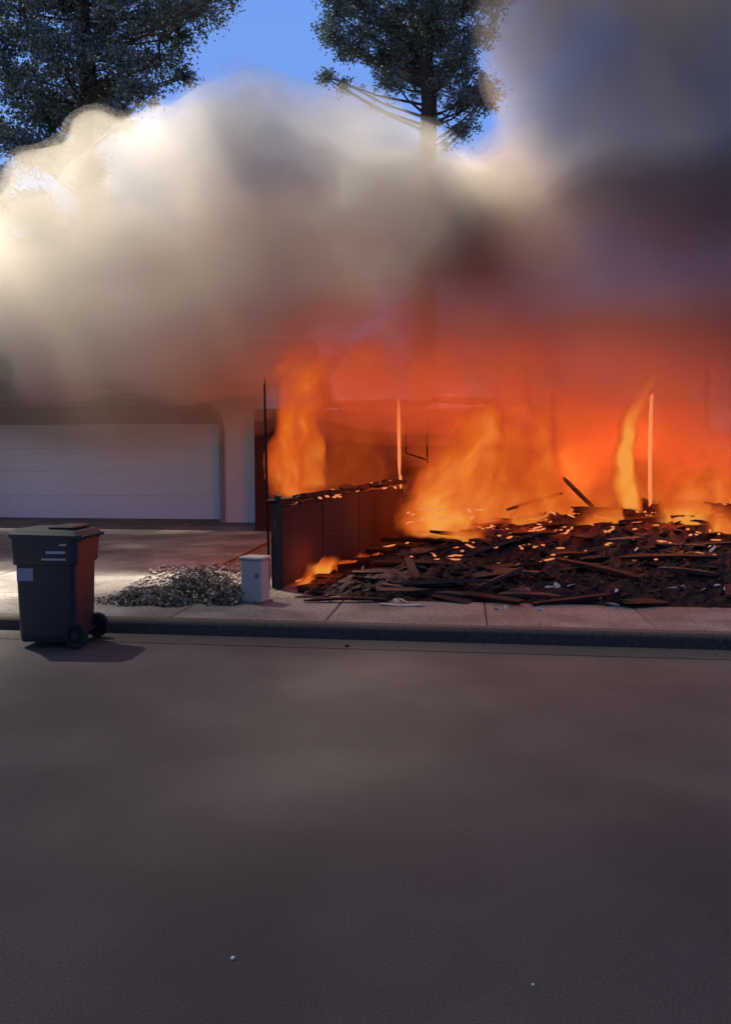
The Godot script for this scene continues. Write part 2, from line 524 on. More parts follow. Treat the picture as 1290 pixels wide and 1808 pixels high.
func build_burning_house() -> void:
	var o := thing("burning_house", "charred remains of a burning house with roof and front wall gone", "house")
	# rubble floor under everything
	# the left wall: a charred knee wall of sheathing panels below burnt-out studs
	var dir := wall_far - wall_near
	var flat := Vector3(dir.x, 0, dir.z).normalized()
	var nrm := Vector3(-flat.z, 0, flat.x)
	if nrm.dot(EYE - wall_near) < 0.0:
		nrm = -nrm
	var length := Vector2(dir.x, dir.z).length()
	var wall := Node3D.new()
	wall.name = "side_wall"
	o.add_child(wall)
	wall.position = wall_near
	wall.basis = Basis(flat, Vector3.UP, flat.cross(Vector3.UP))
	var n := 7
	for i in n:
		var l := length / n
		var y1 := 1.02 + rng.randf_range(-0.025, 0.025)
		part("sheathing_panel", box(Vector3(l - 0.008, y1 + 0.1, 0.09), 0.006), M.panel, wall, Vector3(l * (i + 0.5), y1 / 2 - 0.1 + 0.02 * i, rng.randf_range(-0.006, 0.006)))
	# burnt sill along its top in broken lengths
	for i in 9:
		var f := (i + rng.randf_range(0.3, 0.7)) / 9.0
		part("charred_sill", board_mesh(rng.randf_range(0.4, 0.8), 0.2, 0.07, 100 + i, 0.5), M.char, wall, Vector3(length * f, 1.03 + 0.03 * i / 2.0 + rng.randf_range(-0.02, 0.03), 0.02), Basis.from_euler(Vector3(rng.randf_range(-0.3, 0.3), rng.randf_range(-0.06, 0.06), rng.randf_range(-0.05, 0.05))))
	for i in 22:
		var f := rng.randf_range(0.05, 1.0)
		part("glowing_ember_fire", board_mesh(rng.randf_range(0.05, 0.22), 0.04, 0.025, 700 + i, 0.8), M.hot, wall, Vector3(length * f, 1.0 + 0.13 * f + rng.randf_range(-0.06, 0.06), 0.07), Basis.from_euler(Vector3(0, rng.randf_range(-0.2, 0.2), rng.randf_range(-0.3, 0.3))))
	# studs
	post_between(o, "corner_post", M.char, wall_near + Vector3(-0.06, -0.1, 0), wall_near + Vector3(-0.1, 2.35, 0.0), 0.03, 301)
	post_between(o, "corner_post", M.char_brown, wall_near + Vector3(0.06, -0.1, 0.05), wall_near + Vector3(0.05, 1.15, 0.05), 0.12, 302)
	post_between(o, "glowing_stud_fire", M.hot, at(705, 838, 13.2), at(703, 712, 13.2), 0.055, 303)
	post_between(o, "glowing_stud_fire", M.hot, at(707, 862, 13.2), at(706, 838, 13.2), 0.05, 313)
	post_between(o, "stud", M.char, at(708, 960, 13.28), at(706, 862, 13.28), 0.1, 304)
	# the back wall, in sheathing panels with two window gaps
	var back := Node3D.new()
	back.name = "back_wall"
	o.add_child(back)
	var d0 := 15.3
	for i in 13:
		var x := -1.75 + i * 0.82
		var top := 2.62 + rng.randf_range(-0.12, 0.06) - (0.5 if i > 9 else 0.0)
		part("sheathing_panel", box(Vector3(0.8262, top - 0.1, 0.1), 0.003), M.panel, back, Vector3(x, 0.1 + top / 2, -d0 + 0.125 * x + rng.randf_range(-0.01, 0.01)), Basis(Vector3.UP, -0.124))
	post_between(o, "top_plate", M.char, at(560, 716, 15.0), at(760, 712, 14.5), 0.12, 305)
	post_between(o, "top_plate", M.char_brown, at(762, 706, 13.6), at(935, 712, 13.3), 0.11, 306)
	post_between(o, "stud", M.char, at(973, 690, 13.6), at(976, 900, 13.6), 0.09, 307)
	post_between(o, "stud", M.char, at(930, 700, 14.2), at(934, 910, 14.2), 0.09, 308)
	post_between(o, "stud", M.char_brown, at(570, 700, 14.6), at(572, 880, 14.6), 0.09, 309)
	post_between(o, "glowing_stud_fire", M.hot, at(1148, 890, 11.8), at(1146, 700, 11.8), 0.05, 310)
	post_between(o, "stud", M.char_brown, at(1240, 640, 14.8), at(1244, 910, 14.8), 0.1, 311)
	# window frame hanging in the back wall
	post_between(o, "hanging_lath", M.char, at(716, 740, 14.2), at(716, 800, 14.2), 0.03, 315)
	post_between(o, "hanging_lath", M.char, at(716, 800, 14.2), at(752, 812, 14.2), 0.03, 316)
	post_between(o, "hanging_lath", M.char, at(752, 740, 14.2), at(754, 815, 14.2), 0.03, 317)


func build_rubble() -> void:
	var st := st_new()
	st.set_smooth_group(-1)
	var ns := 190
	var nt := 130
	var s0 := -1.7
	var s1 := 8.5
	var t0 := 0.85
	var t1 := 10.8
	var P := []
	for i in ns + 1:
		var row := []
		for j in nt + 1:
			var s := lerpf(s0, s1, i / float(ns)) + 0.02 * sin(i * 12.9 + j * 78.2)
			var t := lerpf(t0, t1, pow(j / float(nt), 1.3)) + 0.015 * sin(i * 39.3 + j * 11.1)
			var y := mound_y(s, t)
			var bare := 0.1 + 0.2 * clampf((t - 1.36) / 9.5, 0.0, 1.0)
			if y > bare + 0.03:
				y += rng.randf_range(-0.03, 0.03)
			elif y < bare + 0.01:
				y = bare - 0.04
			row.append(st_pt(s, y, t))
		P.append(row)
	for i in ns:
		for j in nt:
			quad(st, P[i][j], P[i][j + 1], P[i + 1][j + 1], P[i + 1][j])
	var m := single("rubble", done(st), M.ash)
	tag(m, "heap of charred rubble and ash filling the burnt house", "rubble", "", "stuff")
	# loose fragments: uncountable crumbs on the heap
	var frag := st_new()
	for i in 1500:
		var s := rng.randf_range(-1.1, 7.5)
		var t := 1.2 + 6.5 * pow(rng.randf(), 1.6)
		var y := mound_y(s, t)
		var sz := Vector3(rng.randf_range(0.04, 0.2), rng.randf_range(0.008, 0.025), rng.randf_range(0.03, 0.1))
		var b := Basis.from_euler(Vector3(rng.randf_range(-0.6, 0.6), rng.randf() * TAU, rng.randf_range(-0.6, 0.6)))
		if y > 0.14 + 0.02 * t or rng.randf() < 0.1:
			add_box(frag, sz, st_pt(s, y + 0.01, t), 0.004, b)
	tag(single("rubble_fragments", done(frag), M.char), "small black fragments strewn over the rubble heap", "debris", "", "stuff")

func build_boards() -> void:
	var kinds := []
	for k in 8:
		kinds.append(board_mesh([0.4, 0.6, 0.9, 1.1, 0.5, 0.7, 1.3, 0.35][k], [0.09, 0.14, 0.1, 0.12, 0.19, 0.09, 0.14, 0.22][k], [0.035, 0.03, 0.05, 0.05, 0.02, 0.05, 0.05, 0.02][k], 200 + k, 0.6))
	var spots := []
	for i in 110:
		var s := rng.randf_range(-0.8, 6.2)
		var t := 1.35 + 5.2 * pow(rng.randf(), 1.2)
		spots.append(Vector2(s, t))
	for i in spots.size():
		var p: Vector2 = spots[i]
		var dark := rng.randf() < 0.6
		var k := rng.randi() % 8
		var y := mound_y(p.x, p.y) + 0.03
		var b := Basis.from_euler(Vector3(rng.randf_range(-0.25, 0.25), rng.randf_range(-0.9, 0.9) + (PI if rng.randf() < 0.5 else 0.0), rng.randf_range(-0.12, 0.12)))
		if rng.randf() < 0.2:
			b = Basis.from_euler(Vector3(rng.randf_range(-0.3, 0.3), rng.randf() * TAU, rng.randf_range(0.1, 0.3)))
		var o := single("charred_board", kinds[k], M.char if dark else M.char_brown, st_pt(p.x, y, p.y), b)
		var place: String = "at the foot of the rubble by the sidewalk" if p.y < 2.3 else ("on the crest of the rubble near the flames" if p.y > 4.4 else "halfway up the rubble slope")
		tag(o, "%s %s board %s" % [["short narrow", "broad", "long thin", "long narrow", "short broad", "narrow", "longest", "stubby"][k], "black charred" if dark else "brown scorched", place], "board", "burnt boards in the rubble")
	# pale scraps
	var scraps := [[880, 1000], [915, 1003], [935, 1048], [975, 1044], [985, 1040], [960, 1085], [895, 1082], [880, 1084], [700, 1068], [715, 1070], [545, 1068], [585, 1068], [1010, 1040], [1065, 1035], [1090, 1050], [1120, 1024], [1190, 1045], [1210, 1044], [1245, 1048], [1270, 1040], [1285, 1046], [1060, 1062], [1085, 1075], [1120, 960], [1125, 975], [660, 950], [640, 1010], [870, 940], [1230, 985], [1260, 975]]
	var sk := []
	for k in 4:
		sk.append(board_mesh([0.09, 0.13, 0.07, 0.16][k], [0.05, 0.035, 0.06, 0.04][k], 0.012, 400 + k, 0.9))
	for q in scraps:
		var hit := on_mound(q[0], q[1])
		var o := single("pale_scrap", sk[rng.randi() % 4], M.pale, hit + Vector3(0, 0.035, 0), Basis.from_euler(Vector3(rng.randf_range(0.1, 0.9), rng.randf() * TAU, rng.randf_range(-0.6, 0.6))))
		tag(o, "small pale scrap of torn board caught in the dark rubble", "scrap", "pale scraps in the rubble")
	# planks fallen on the sidewalk
	var pl := single("fallen_plank", board_mesh(0.42, 0.07, 0.02, 420, 0.4), M.pale, st_pt(0.25, 0.145, 1.05), Basis(Vector3.UP, -0.15))
	tag(pl, "pale thin plank fallen on the sidewalk before the rubble", "plank")
	pl = single("fallen_plank", board_mesh(0.9, 0.1, 0.03, 421, 0.6), M.char, st_pt(-0.35, 0.15, 1.2), Basis(Vector3.UP, 0.05))
	tag(pl, "black burnt plank lying on the sidewalk between utility box and pale plank", "plank")
	# beams leaning in the fire
	for q in [[1000, 850, 1042, 890, 12.6, 0.06], [905, 897, 985, 872, 12.9, 0.06], [1020, 900, 1110, 905, 11.8, 0.1], [780, 905, 792, 850, 11.6, 0.05], [1150, 925, 1240, 912, 11.4, 0.12]]:
		var p0 := at(q[0], q[1], q[4])
		var p1 := at(q[2], q[3], q[4] - 0.2)
		var d := p1 - p0
		var x := d.normalized()
		var z := x.cross(Vector3(0.1, 0.3, 0.94)).normalized()
		var bm := single("charred_beam", board_mesh(d.length() + 0.15, q[5], q[5], 430 + int(q[0]) % 50, 0.4), M.char, (p0 + p1) / 2, Basis(x, z.cross(x), z))
		tag(bm, "charred beam end sticking out of the rubble among the flames", "beam", "beams among the flames")

func on_mound(px: float, py: float) -> Vector3:
	var d := 7.6
	while d < 16.0:
		var p := at(px, py, d)
		if p.y <= mound_at(p):
			return p
		d += 0.03
	return at(px, py, 10.0)


# ---------------------------------------------------------------- street things
func build_bin() -> void:
	var o := thing("wheeled_bin", "dark navy wheeled rubbish bin standing at the kerb with its lid closed", "bin")
	o.position = Vector3(-2.74, 0.004, -7.0)
	o.scale = Vector3(0.86, 1.0, 0.92)
	o.rotation.y = -0.06
	# local: x to the right (wheels at +x), z towards the camera
	var lv := [[0.05, 0.282, 0.235], [0.1, 0.294, 0.242], [0.55, 0.306, 0.254], [0.72, 0.31, 0.258], [0.725, 0.335, 0.275], [0.93, 0.35, 0.285], [0.96, 0.35, 0.285]]
	var st := st_new()
	st.set_smooth_group(1)
	var rings := []
	for l in lv:
		var ring := []
		var rr := 0.06
		for q in [[1, 1, 0.0], [-1, 1, PI / 2], [-1, -1, PI], [1, -1, 3 * PI / 2]]:
			for k in 5:
				var a: float = q[2] + PI / 2 * k / 4.0
				ring.append(Vector3(q[0] * (l[1] - rr) + rr * cos(a), l[0], q[1] * (l[2] - rr) + rr * sin(a)))
		rings.append(ring)
	for i in rings.size() - 1:
		st.set_smooth_group(2 + i)
		for k in 20:
			quad_out(st, rings[i][k], rings[i][(k + 1) % 20], rings[i + 1][(k + 1) % 20], rings[i + 1][k], Vector3(0, (lv[i][0] + lv[i + 1][0]) / 2, 0))
	for k in 20:
		tri_out(st, Vector3(0, 0.05, 0), rings[0][k], rings[0][(k + 1) % 20], Vector3(0, 0.5, 0))
	part("body", done(st), M.bin, o)
	# lid: shallow dome with a front lip, in two planes
	st = st_new()
	var pl := [[0.955, 0.372, 0.3], [0.985, 0.372, 0.3], [1.02, 0.33, 0.265], [1.035, 0.2, 0.17]]
	var lr := []
	for l in pl:
		var ring := []
		for q in [[1, 1, 0.0], [-1, 1, PI / 2], [-1, -1, PI], [1, -1, 3 * PI / 2]]:
			for k in 5:
				var a: float = q[2] + PI / 2 * k / 4.0
				var x: float = q[0] * (l[1] - 0.06) + 0.06 * cos(a)
				ring.append(Vector3(x, l[0] - 0.02 * x, q[1] * (l[2] - 0.06) + 0.06 * sin(a)))
		lr.append(ring)
	for i in lr.size() - 1:
		st.set_smooth_group(10 + i)
		for k in 20:
			quad_out(st, lr[i][k], lr[i][(k + 1) % 20], lr[i + 1][(k + 1) % 20], lr[i + 1][k], Vector3(0, 0.9, 0))
	for k in 20:
		tri_out(st, Vector3(0, 1.037, 0), lr[3][k], lr[3][(k + 1) % 20], Vector3(0, 0.5, 0))
		tri_out(st, Vector3(0, 0.957, 0), lr[0][k], lr[0][(k + 1) % 20], Vector3(0, 2.0, 0))
	var lid := part("lid", done(st), M.bin, o)
	part("lid_lip", box(Vector3(0.07, 0.03, 0.3), 0.01), M.bin, lid, Vector3(-0.395, 0.96, 0), Basis(Vector3.BACK, 0.25))
	part("lid_ridge", box(Vector3(0.26, 0.022, 0.4), 0.008), M.bin, lid, Vector3(0.15, 1.04, 0))
	st = st_new()
	add_tube(st, [Vector3(0.34, 0.93, 0.22), Vector3(0.4, 0.965, 0.22), Vector3(0.4, 0.965, -0.22), Vector3(0.34, 0.93, -0.22)], [0.016, 0.016, 0.016, 0.016], 8)
	part("handle", done(st), M.bin, o)
	for z in [0.25, -0.25]:
		var wh := Node3D.new()
		wh.name = "wheel"
		o.add_child(wh, true)
		wh.position = Vector3(0.31, 0.116, z)
		st = st_new()
		var pr := [[0.0, 0.02], [0.05, 0.02], [0.07, 0.012], [0.076, 0.028], [0.104, 0.03], [0.115, 0.02], [0.115, -0.02], [0.104, -0.03], [0.0, -0.03]]
		for i in pr.size() - 1:
			st.set_smooth_group(i)
			for k in 24:
				var a0 := TAU * k / 24
				var a1 := TAU * (k + 1) / 24
				var p: Array = pr[i]
				var q: Array = pr[i + 1]
				quad_out(st, Vector3(cos(a0) * p[0], sin(a0) * p[0], p[1]), Vector3(cos(a1) * p[0], sin(a1) * p[0], p[1]), Vector3(cos(a1) * q[0], sin(a1) * q[0], q[1]), Vector3(cos(a0) * q[0], sin(a0) * q[0], q[1]), Vector3(cos(a0) * 0.07, sin(a0) * 0.07, 0))
		part("tyre", done(st), M.tyre, wh)
		st = st_new()
		add_tube(st, [Vector3(0, 0, -0.034), Vector3(0, 0, 0.034)], [0.03, 0.03], 10)
		part("hub", done(st), M.bin, wh)
	st = st_new()
	add_tube(st, [Vector3(0.31, 0.116, -0.25), Vector3(0.31, 0.116, 0.25)], [0.012, 0.012], 8)
	part("axle", done(st), M.tyre, o)
	# printed marks and a worn sticker on the side
	part("printed_mark", box(Vector3(0.2, 0.022, 0.004), 0.001), M.mark, o, Vector3(0.13, 0.835, 0.283))
	part("printed_mark", box(Vector3(0.25, 0.016, 0.004), 0.001), M.mark, o, Vector3(0.11, 0.775, 0.281))
	part("printed_mark", box(Vector3(0.07, 0.018, 0.004), 0.001), M.mark, o, Vector3(0.21, 0.9, 0.286))
	part("sticker", box(Vector3(0.17, 0.11, 0.004), 0.001), M.sticker, o, Vector3(-0.2, 0.64, 0.2565))

func build_utility_box() -> void:
	var p := at(449, 1062, 8.35)
	var o := thing("utility_box", "small taupe utility cabinet beside the dry shrubs at the sidewalk", "cabinet", Vector3(p.x, 0.125, p.z), -0.35)
	part("cabinet", box(Vector3(0.24, 0.46, 0.2), 0.012), M.cabinet, o, Vector3(0, 0.23, 0))
	part("lid", box(Vector3(0.27, 0.035, 0.23), 0.01), M.cabinet, o, Vector3(0, 0.4785, 0))
	part("latch", box(Vector3(0.03, 0.05, 0.015), 0.003), M.trim, o, Vector3(0.07, 0.3, 0.108))
	part("plinth", box(Vector3(0.3, 0.03, 0.26), 0.006), M.concrete, o, Vector3(0, 0.014, 0))

func leaf_quads(st: SurfaceTool, p: Vector3, size: float, c: Color, r: RandomNumberGenerator) -> void:
	var d := Vector3(r.randfn(), r.randfn(), r.randfn()).normalized()
	var s := d.cross(Vector3(r.randfn(), r.randfn(), r.randfn())).normalized()
	var a := p - d * size * 0.5
	var b := p + s * size * 0.3
	var e := p + d * size * 0.6
	var f := p - s * size * 0.3
	st.set_color(c)
	for q in [a, b, e, a, e, f]:
		st.add_vertex(q)

func shrub(centre: Vector3, rad: Vector3, count: int, label: String) -> void:
	var o := thing("dry_shrub", label, "shrub", Vector3(centre.x, 0.1, centre.z), 0.0, "dry shrubs by the driveway")
	var st := st_new()
	for i in 26:
		var a := rng.randf() * TAU
		var k := sqrt(rng.randf())
		var tip := Vector3(cos(a) * rad.x * k, rad.y * rng.randf_range(0.5, 1.0) * sqrt(1.05 - k * k), sin(a) * rad.z * k)
		add_tube(st, [Vector3(tip.x * 0.15, 0, tip.z * 0.15), tip * Vector3(0.6, 0.6, 0.6), tip], [0.008, 0.006, 0.002], 4)
	part("stems", done(st), M.stem, o)
	st = st_new()
	st.set_smooth_group(-1)
	for i in count:
		var d := Vector3(rng.randfn(), absf(rng.randfn()), rng.randfn()).normalized()
		var k := pow(rng.randf(), 0.4)
		var lump := 0.85 + 0.6 * noise.get_noise_3d(d.x * 90.0, d.y * 90.0, d.z * 90.0 + centre.x * 50.0)
		var p := Vector3(d.x * rad.x, d.y * rad.y, d.z * rad.z) * k * lump
		var tone := rng.randf()
		var c := Color(0.2, 0.165, 0.13) if tone < 0.4 else (Color(0.34, 0.29, 0.24) if tone < 0.7 else Color(0.085, 0.068, 0.055))
		leaf_quads(st, p, rng.randf_range(0.025, 0.055), c, rng)
	part("foliage", done(st), M.leaf, o)

func build_shrubs() -> void:
	var a := at(250, 1068, 8.35)
	shrub(a, Vector3(0.5, 0.2, 0.3), 3000, "low sprawling dry shrub nearest the bin")
	a = at(345, 1070, 8.75)
	shrub(a, Vector3(0.52, 0.36, 0.4), 4800, "taller rounded dry shrub behind the others beside the utility box")
	a = at(385, 1072, 8.3)
	shrub(a, Vector3(0.3, 0.27, 0.22), 2200, "small dry shrub tucked against the utility box")
	a = at(300, 1072, 8.2)
	shrub(a, Vector3(0.22, 0.2, 0.2), 1500, "smallest dry shrub, in front between two larger shrubs")
	# the bed of pale stones that they grow from
	var st := st_new()
	for i in 1500:
		var px := rng.randf_range(170, 428)
		var py := 1076.0 - 70.0 * pow(rng.randf(), 1.5) * smoothstep(150.0, 300.0, px)
		var d := 1.47 * F / (py - HORIZON)
		var p := at(px, py, d)
		var q := to_street(p)
		if q.y > 1.36:
			p.y = 0.135 + 0.2 * clampf((q.y - 1.35) / 9.0, 0.0, 1.0) + rng.randf_range(0.0, 0.035)
			add_box(st, Vector3(rng.randf_range(0.025, 0.07), rng.randf_range(0.02, 0.045), rng.randf_range(0.025, 0.06)), p, 0.012, Basis.from_euler(Vector3(rng.randf_range(-0.5, 0.5), rng.randf() * TAU, rng.randf_range(-0.5, 0.5))))
	tag(single("gravel", done(st), M.stone), "bed of pale stones under the dry shrubs beside the driveway", "gravel", "", "stuff")
	var e := single("edging_strip", board_mesh(0.75, 0.05, 0.035, 440, 0.1), M.pale, st_pt(-1.62, 0.145, 1.3), Basis(Vector3.UP, -0.124))
	tag(e, "pale narrow edging strip along the sidewalk under the shrubs", "edging")

func build_pebbles() -> void:
	for q in [[402, 1725, 0.008, "pale pebble lying alone on the asphalt"], [612, 1146, 0.02, "dark lump of debris in the road near the gutter"], [952, 1775, 0.005, "tiny grey chip lying on the asphalt"]]:
		var d: float = 1.6 * F / (q[1] - HORIZON)
		var p := at(q[0], q[1], d)
		var st := st_new()
		st.set_smooth_group(1)
		var rr: float = q[2]
		for i in 6:
			for k in 8:
				var c := []
				for e in [[0, 0], [1, 0], [1, 1], [0, 1]]:
					var th: float = PI * (i + e[0]) / 6.0
					var ph: float = TAU * ((k + e[1]) % 8) / 8.0
					var v := Vector3(sin(th) * cos(ph), cos(th) * 0.65, sin(th) * sin(ph))
					c.append(v * rr * (1.0 + 0.25 * noise.get_noise_3dv(v * 60.0 + Vector3(q[0], 0, 0))))
				quad_out(st, c[0], c[1], c[2], c[3], Vector3.ZERO)
		tag(single("pebble", done(st), M.pebble if q[1] != 1146 else M.char, Vector3(p.x, rr * 0.55, p.z)), q[3], "pebble")


# ---------------------------------------------------------------- trees
func tree(called: String, label: String, base: Vector3, height: float, trunk_r: float, clumps: Array, leaves: int, leaf_size: float, dark: Color, light: Color, sd: int, lean := Vector3.ZERO) -> void:
	var r := RandomNumberGenerator.new()
	r.seed = sd
	var o := thing(called, label, "tree", base, 0.0, "tall trees behind the house")
	var pts := []
	var rad := []
	for i in 13:
		var f := i / 12.0
		pts.append(Vector3(r.randf_range(-0.12, 0.12), f * height, r.randf_range(-0.12, 0.12)) + lean * f)
		rad.append(trunk_r * (1.0 - 0.8 * f) * (1.25 if i == 0 else 1.0))
	var st := st_new()
	add_tube(st, pts, rad, 12)
	part("trunk", done(st), M.bark, o)
	var limbs := st_new()
	var lv := st_new()
	lv.set_smooth_group(-1)
	var total := 0.0
	for c in clumps:
		total += c[1] * c[1]
	for c in clumps:
		var cp: Vector3 = c[0] - base
		var cr: float = c[1]
		var y0 := clampf(cp.y - Vector2(cp.x, cp.z).length() * 0.25 - 0.3, 1.5, height * 0.95)
		var f := y0 / height
		var root := lean * f + Vector3(0, y0, 0)
		var w := maxf(0.04, trunk_r * (1 - 0.8 * f) * 0.2)
		add_tube(limbs, [root, root.lerp(cp, 0.5) + Vector3(0, -0.15, 0), cp], [w, w * 0.6, 0.025], 6)
		for k in 5:
			var e := Vector3(r.randfn(), r.randfn() * 0.6, r.randfn()).normalized() * cr * 0.8
			add_tube(limbs, [cp, cp + e * 0.5 + Vector3(0, 0.05, 0), cp + e], [0.03, 0.02, 0.008], 4)
		# tufts of leaves at the twig ends
		var tufts := int(10 + cr * 16)
		var per := int(leaves * cr * cr / total / tufts) + 1
		for k in tufts:
			var dv := Vector3(r.randfn(), r.randfn() * 0.75, r.randfn())
			var tp := cp + dv.normalized() * cr * pow(r.randf(), 0.45)
			if k % 5 == 0:
				tp = root.lerp(cp, r.randf_range(0.35, 1.0)) + dv * 0.2
			var tr := r.randf_range(0.16, 0.36) * (0.6 + 0.4 * cr)
			var mixc := r.randf()
			for q in per:
				var g := Vector3(r.randfn(), r.randfn() * 0.7, r.randfn()) * tr * 0.62
				leaf_quads(lv, tp + g, leaf_size * r.randf_range(0.6, 1.3), dark.lerp(light, clampf(mixc * 0.7 + r.randf() * 0.4, 0.0, 1.0)), r)
	part("limbs", done(limbs), M.bark, o)
	part("crown", done(lv), M.leaf, o)

func build_trees() -> void:
	var r := RandomNumberGenerator.new()
	r.seed = 77
	# clumps as [column, row, radius in pixels] of the photograph, spread in depth through the crown
	var left := []
	var dl := 25.0
	for q in [[395, 10, 40], [370, 45, 42], [330, 85, 42], [345, 155, 24], [300, 120, 45], [270, 60, 55], [320, 20, 50], [240, 140, 52], [270, 185, 38], [200, 180, 50], [190, 90, 60], [225, 20, 60], [130, 40, 62], [120, 130, 60], [150, 210, 52], [70, 90, 60], [50, 180, 52], [20, 30, 60], [0, 130, 60], [90, 230, 50], [30, 260, 48], [70, 290, 40], [10, 330, 40], [-20, 230, 55], [140, 270, 40], [210, 235, 40], [-40, 60, 60], [10, 385, 34], [-30, 400, 50], [180, 320, 50], [60, 370, 40], [110, 420, 50], [-60, 500, 60], [30, 480, 50]]:
		for k in 2:
			var d := dl + r.randf_range(-1.8, 1.8)
			left.append([at(q[0] + r.randf_range(-14, 14), q[1] + r.randf_range(-14, 14), d), q[2] * 0.95 / F * d])
	for k in 34:
		var d := dl + r.randf_range(-2, 2)
		left.append([at(r.randf_range(-60, 420), r.randf_range(-340, -20), d), r.randf_range(0.7, 1.2)])
	var b := at(165, 800, dl)
	tree("conifer", "dense dark tree rising behind the garage wing", Vector3(b.x, 0.3, b.z), 22.0, 0.5, left, 140000, 0.1, Color(0.03, 0.05, 0.065), Color(0.1, 0.135, 0.16), 5)
	var right := []
	var dr := 29.0
	for q in [[585, 8, 32], [625, 20, 40], [600, 55, 28], [655, 60, 40], [585, 95, 30], [625, 108, 34], [670, 120, 36], [700, 50, 40], [720, 110, 40], [690, 165, 26], [578, 165, 16], [600, 172, 12], [745, 20, 46], [790, 40, 46], [770, 100, 48], [800, 140, 40], [770, 165, 40], [735, 160, 28], [840, 30, 38], [880, 8, 34], [905, 0, 25], [832, 90, 30], [845, 175, 30], [840, 205, 30], [810, 195, 28], [815, 240, 22]]:
		for k in 2:
			var d := dr + r.randf_range(-1.6, 1.6)
			right.append([at(q[0] + r.randf_range(-9, 9), q[1] + r.randf_range(-9, 9), d), q[2] * 0.95 / F * d])
	for k in 26:
		var d := dr + r.randf_range(-2, 2)
		right.append([at(r.randf_range(600, 900), r.randf_range(-330, -25), d), r.randf_range(0.6, 1.1)])
	b = at(748, 800, dr)
	tree("conifer", "tall open tree with a bare dark trunk above the fire", Vector3(b.x, 0.4, b.z), 24.0, 0.52, right, 110000, 0.1, Color(0.03, 0.05, 0.065), Color(0.1, 0.135, 0.16), 9)


	# unseen tree added behind the viewer, its crown darkens the near lane
	var near := []
	for k in 26:
		near.append([Vector3(1.0 + r.randf_range(-5.5, 5.5), r.randf_range(5.6, 8.0), 1.8 + r.randf_range(-3.6, 3.0)), r.randf_range(0.9, 1.5)])
	tree("added_tree", "broad unseen tree added behind the viewer to darken the near lane", Vector3(1.0, 0.1, 5.2), 8.0, 0.22, near, 9000, 0.4, Color(0.03, 0.045, 0.03), Color(0.07, 0.09, 0.05), 15)


# ---------------------------------------------------------------- fire
func flame_ramp(h: float) -> Color:
	var stops := [[0.0, Color(0.08, 0.008, 0.003)], [0.3, Color(0.15, 0.02, 0.005)], [0.6, Color(0.2, 0.036, 0.007)], [0.85, Color(0.24, 0.062, 0.01)], [1.0, Color(0.26, 0.095, 0.016)]]
	for i in stops.size() - 1:
		if h <= stops[i + 1][0]:
			return stops[i][1].lerp(stops[i + 1][1], (h - stops[i][0]) / (stops[i + 1][0] - stops[i][0]))
	return stops[-1][1]

# One tongue: a wavering curved sheet of burning gas that follows a spine; path = [[point, half width, heat], ...] from foot to tip.
func tongue(parent: Node3D, path: Array, turn: float, sd: int, thick := 1.0, bulge := 0.35, foot := 0.06) -> void:
	var nu := 18
	var nv := 40
	var n := FastNoiseLite.new()
	n.seed = sd
	n.frequency = 0.9
	n.fractal_octaves = 4
	var st := st_new()
	st.set_smooth_group(1)
	var V3 := []
	var C := []
	var across := Vector3(cos(turn), 0, sin(turn))
	var deep := Vector3(-sin(turn), 0, cos(turn))
	for j in nv + 1:
		var v := j / float(nv)
		var f := v * (path.size() - 1)
		var i := mini(int(f), path.size() - 2)
		var k := f - i
		var c: Vector3 = path[i][0].lerp(path[i + 1][0], k)
		var w: float = lerpf(path[i][1], path[i + 1][1], k)
		var heat: float = lerpf(path[i][2], path[i + 1][2], k)
		var row := []
		var cols := []
		for q in nu + 1:
			var u := q / float(nu) * 2.0 - 1.0
			var p := c + across * u * w + deep * (w * bulge * (1.0 - u * u))
			p += Vector3(n.get_noise_3d(p.x * 1.5, p.y * 1.2, p.z + 7.0), 0.6 * n.get_noise_3d(p.x * 1.5, p.y, p.z + 31.0), n.get_noise_3d(p.x * 1.5, p.y, p.z + 57.0)) * minf(0.22, w * 0.5)
			var e := 1.0 - absf(u)
			var nn := n.get_noise_3d(u * 1.4 * w + sd, p.y * 1.1, 3.0)
			var fine := n.get_noise_3d(u * 3.5 * w + sd, p.y * 2.0, 11.0)
			var al := smoothstep(0.0, 0.7, e + 0.55 * nn) * smoothstep(0.0, 0.5, 1.0 - v + 0.3 * nn) * smoothstep(-0.02, foot, v)
			al *= smoothstep(0.0, 0.16, e) * smoothstep(0.0, 0.1, 1.0 - v)
			row.append(p)
			var col := flame_ramp(clampf(heat * (0.35 + 0.7 * smoothstep(0.0, 0.8, e)) + 0.3 * fine + 0.2 * nn, 0.0, 1.0))
			col.a = clampf(al * thick, 0.0, 1.0)
			cols.append(col)
		V3.append(row)
		C.append(cols)
	for j in nv:
		for q in nu:
			for e in [[0, 0], [1, 0], [1, 1], [0, 0], [1, 1], [0, 1]]:
				st.set_color(C[j + e[0]][q + e[1]])
				st.add_vertex(V3[j + e[0]][q + e[1]])
	part("flame_tongue", done(st), M.flame, parent)

func fire(label: String, paths: Array, sd: int) -> Node3D:
	var foot: Vector3 = paths[0][0][0][0]
	var o := thing("fire", label, "fire", foot)
	for i in paths.size():
		var pp := []
		for q in paths[i][0]:
			pp.append([q[0] - foot, q[1], q[2]])
		tongue(o, pp, paths[i][1], sd + i * 13, paths[i][2], paths[i][3] if paths[i].size() > 3 else 0.35, paths[i][4] if paths[i].size() > 4 else 0.06)
	return o

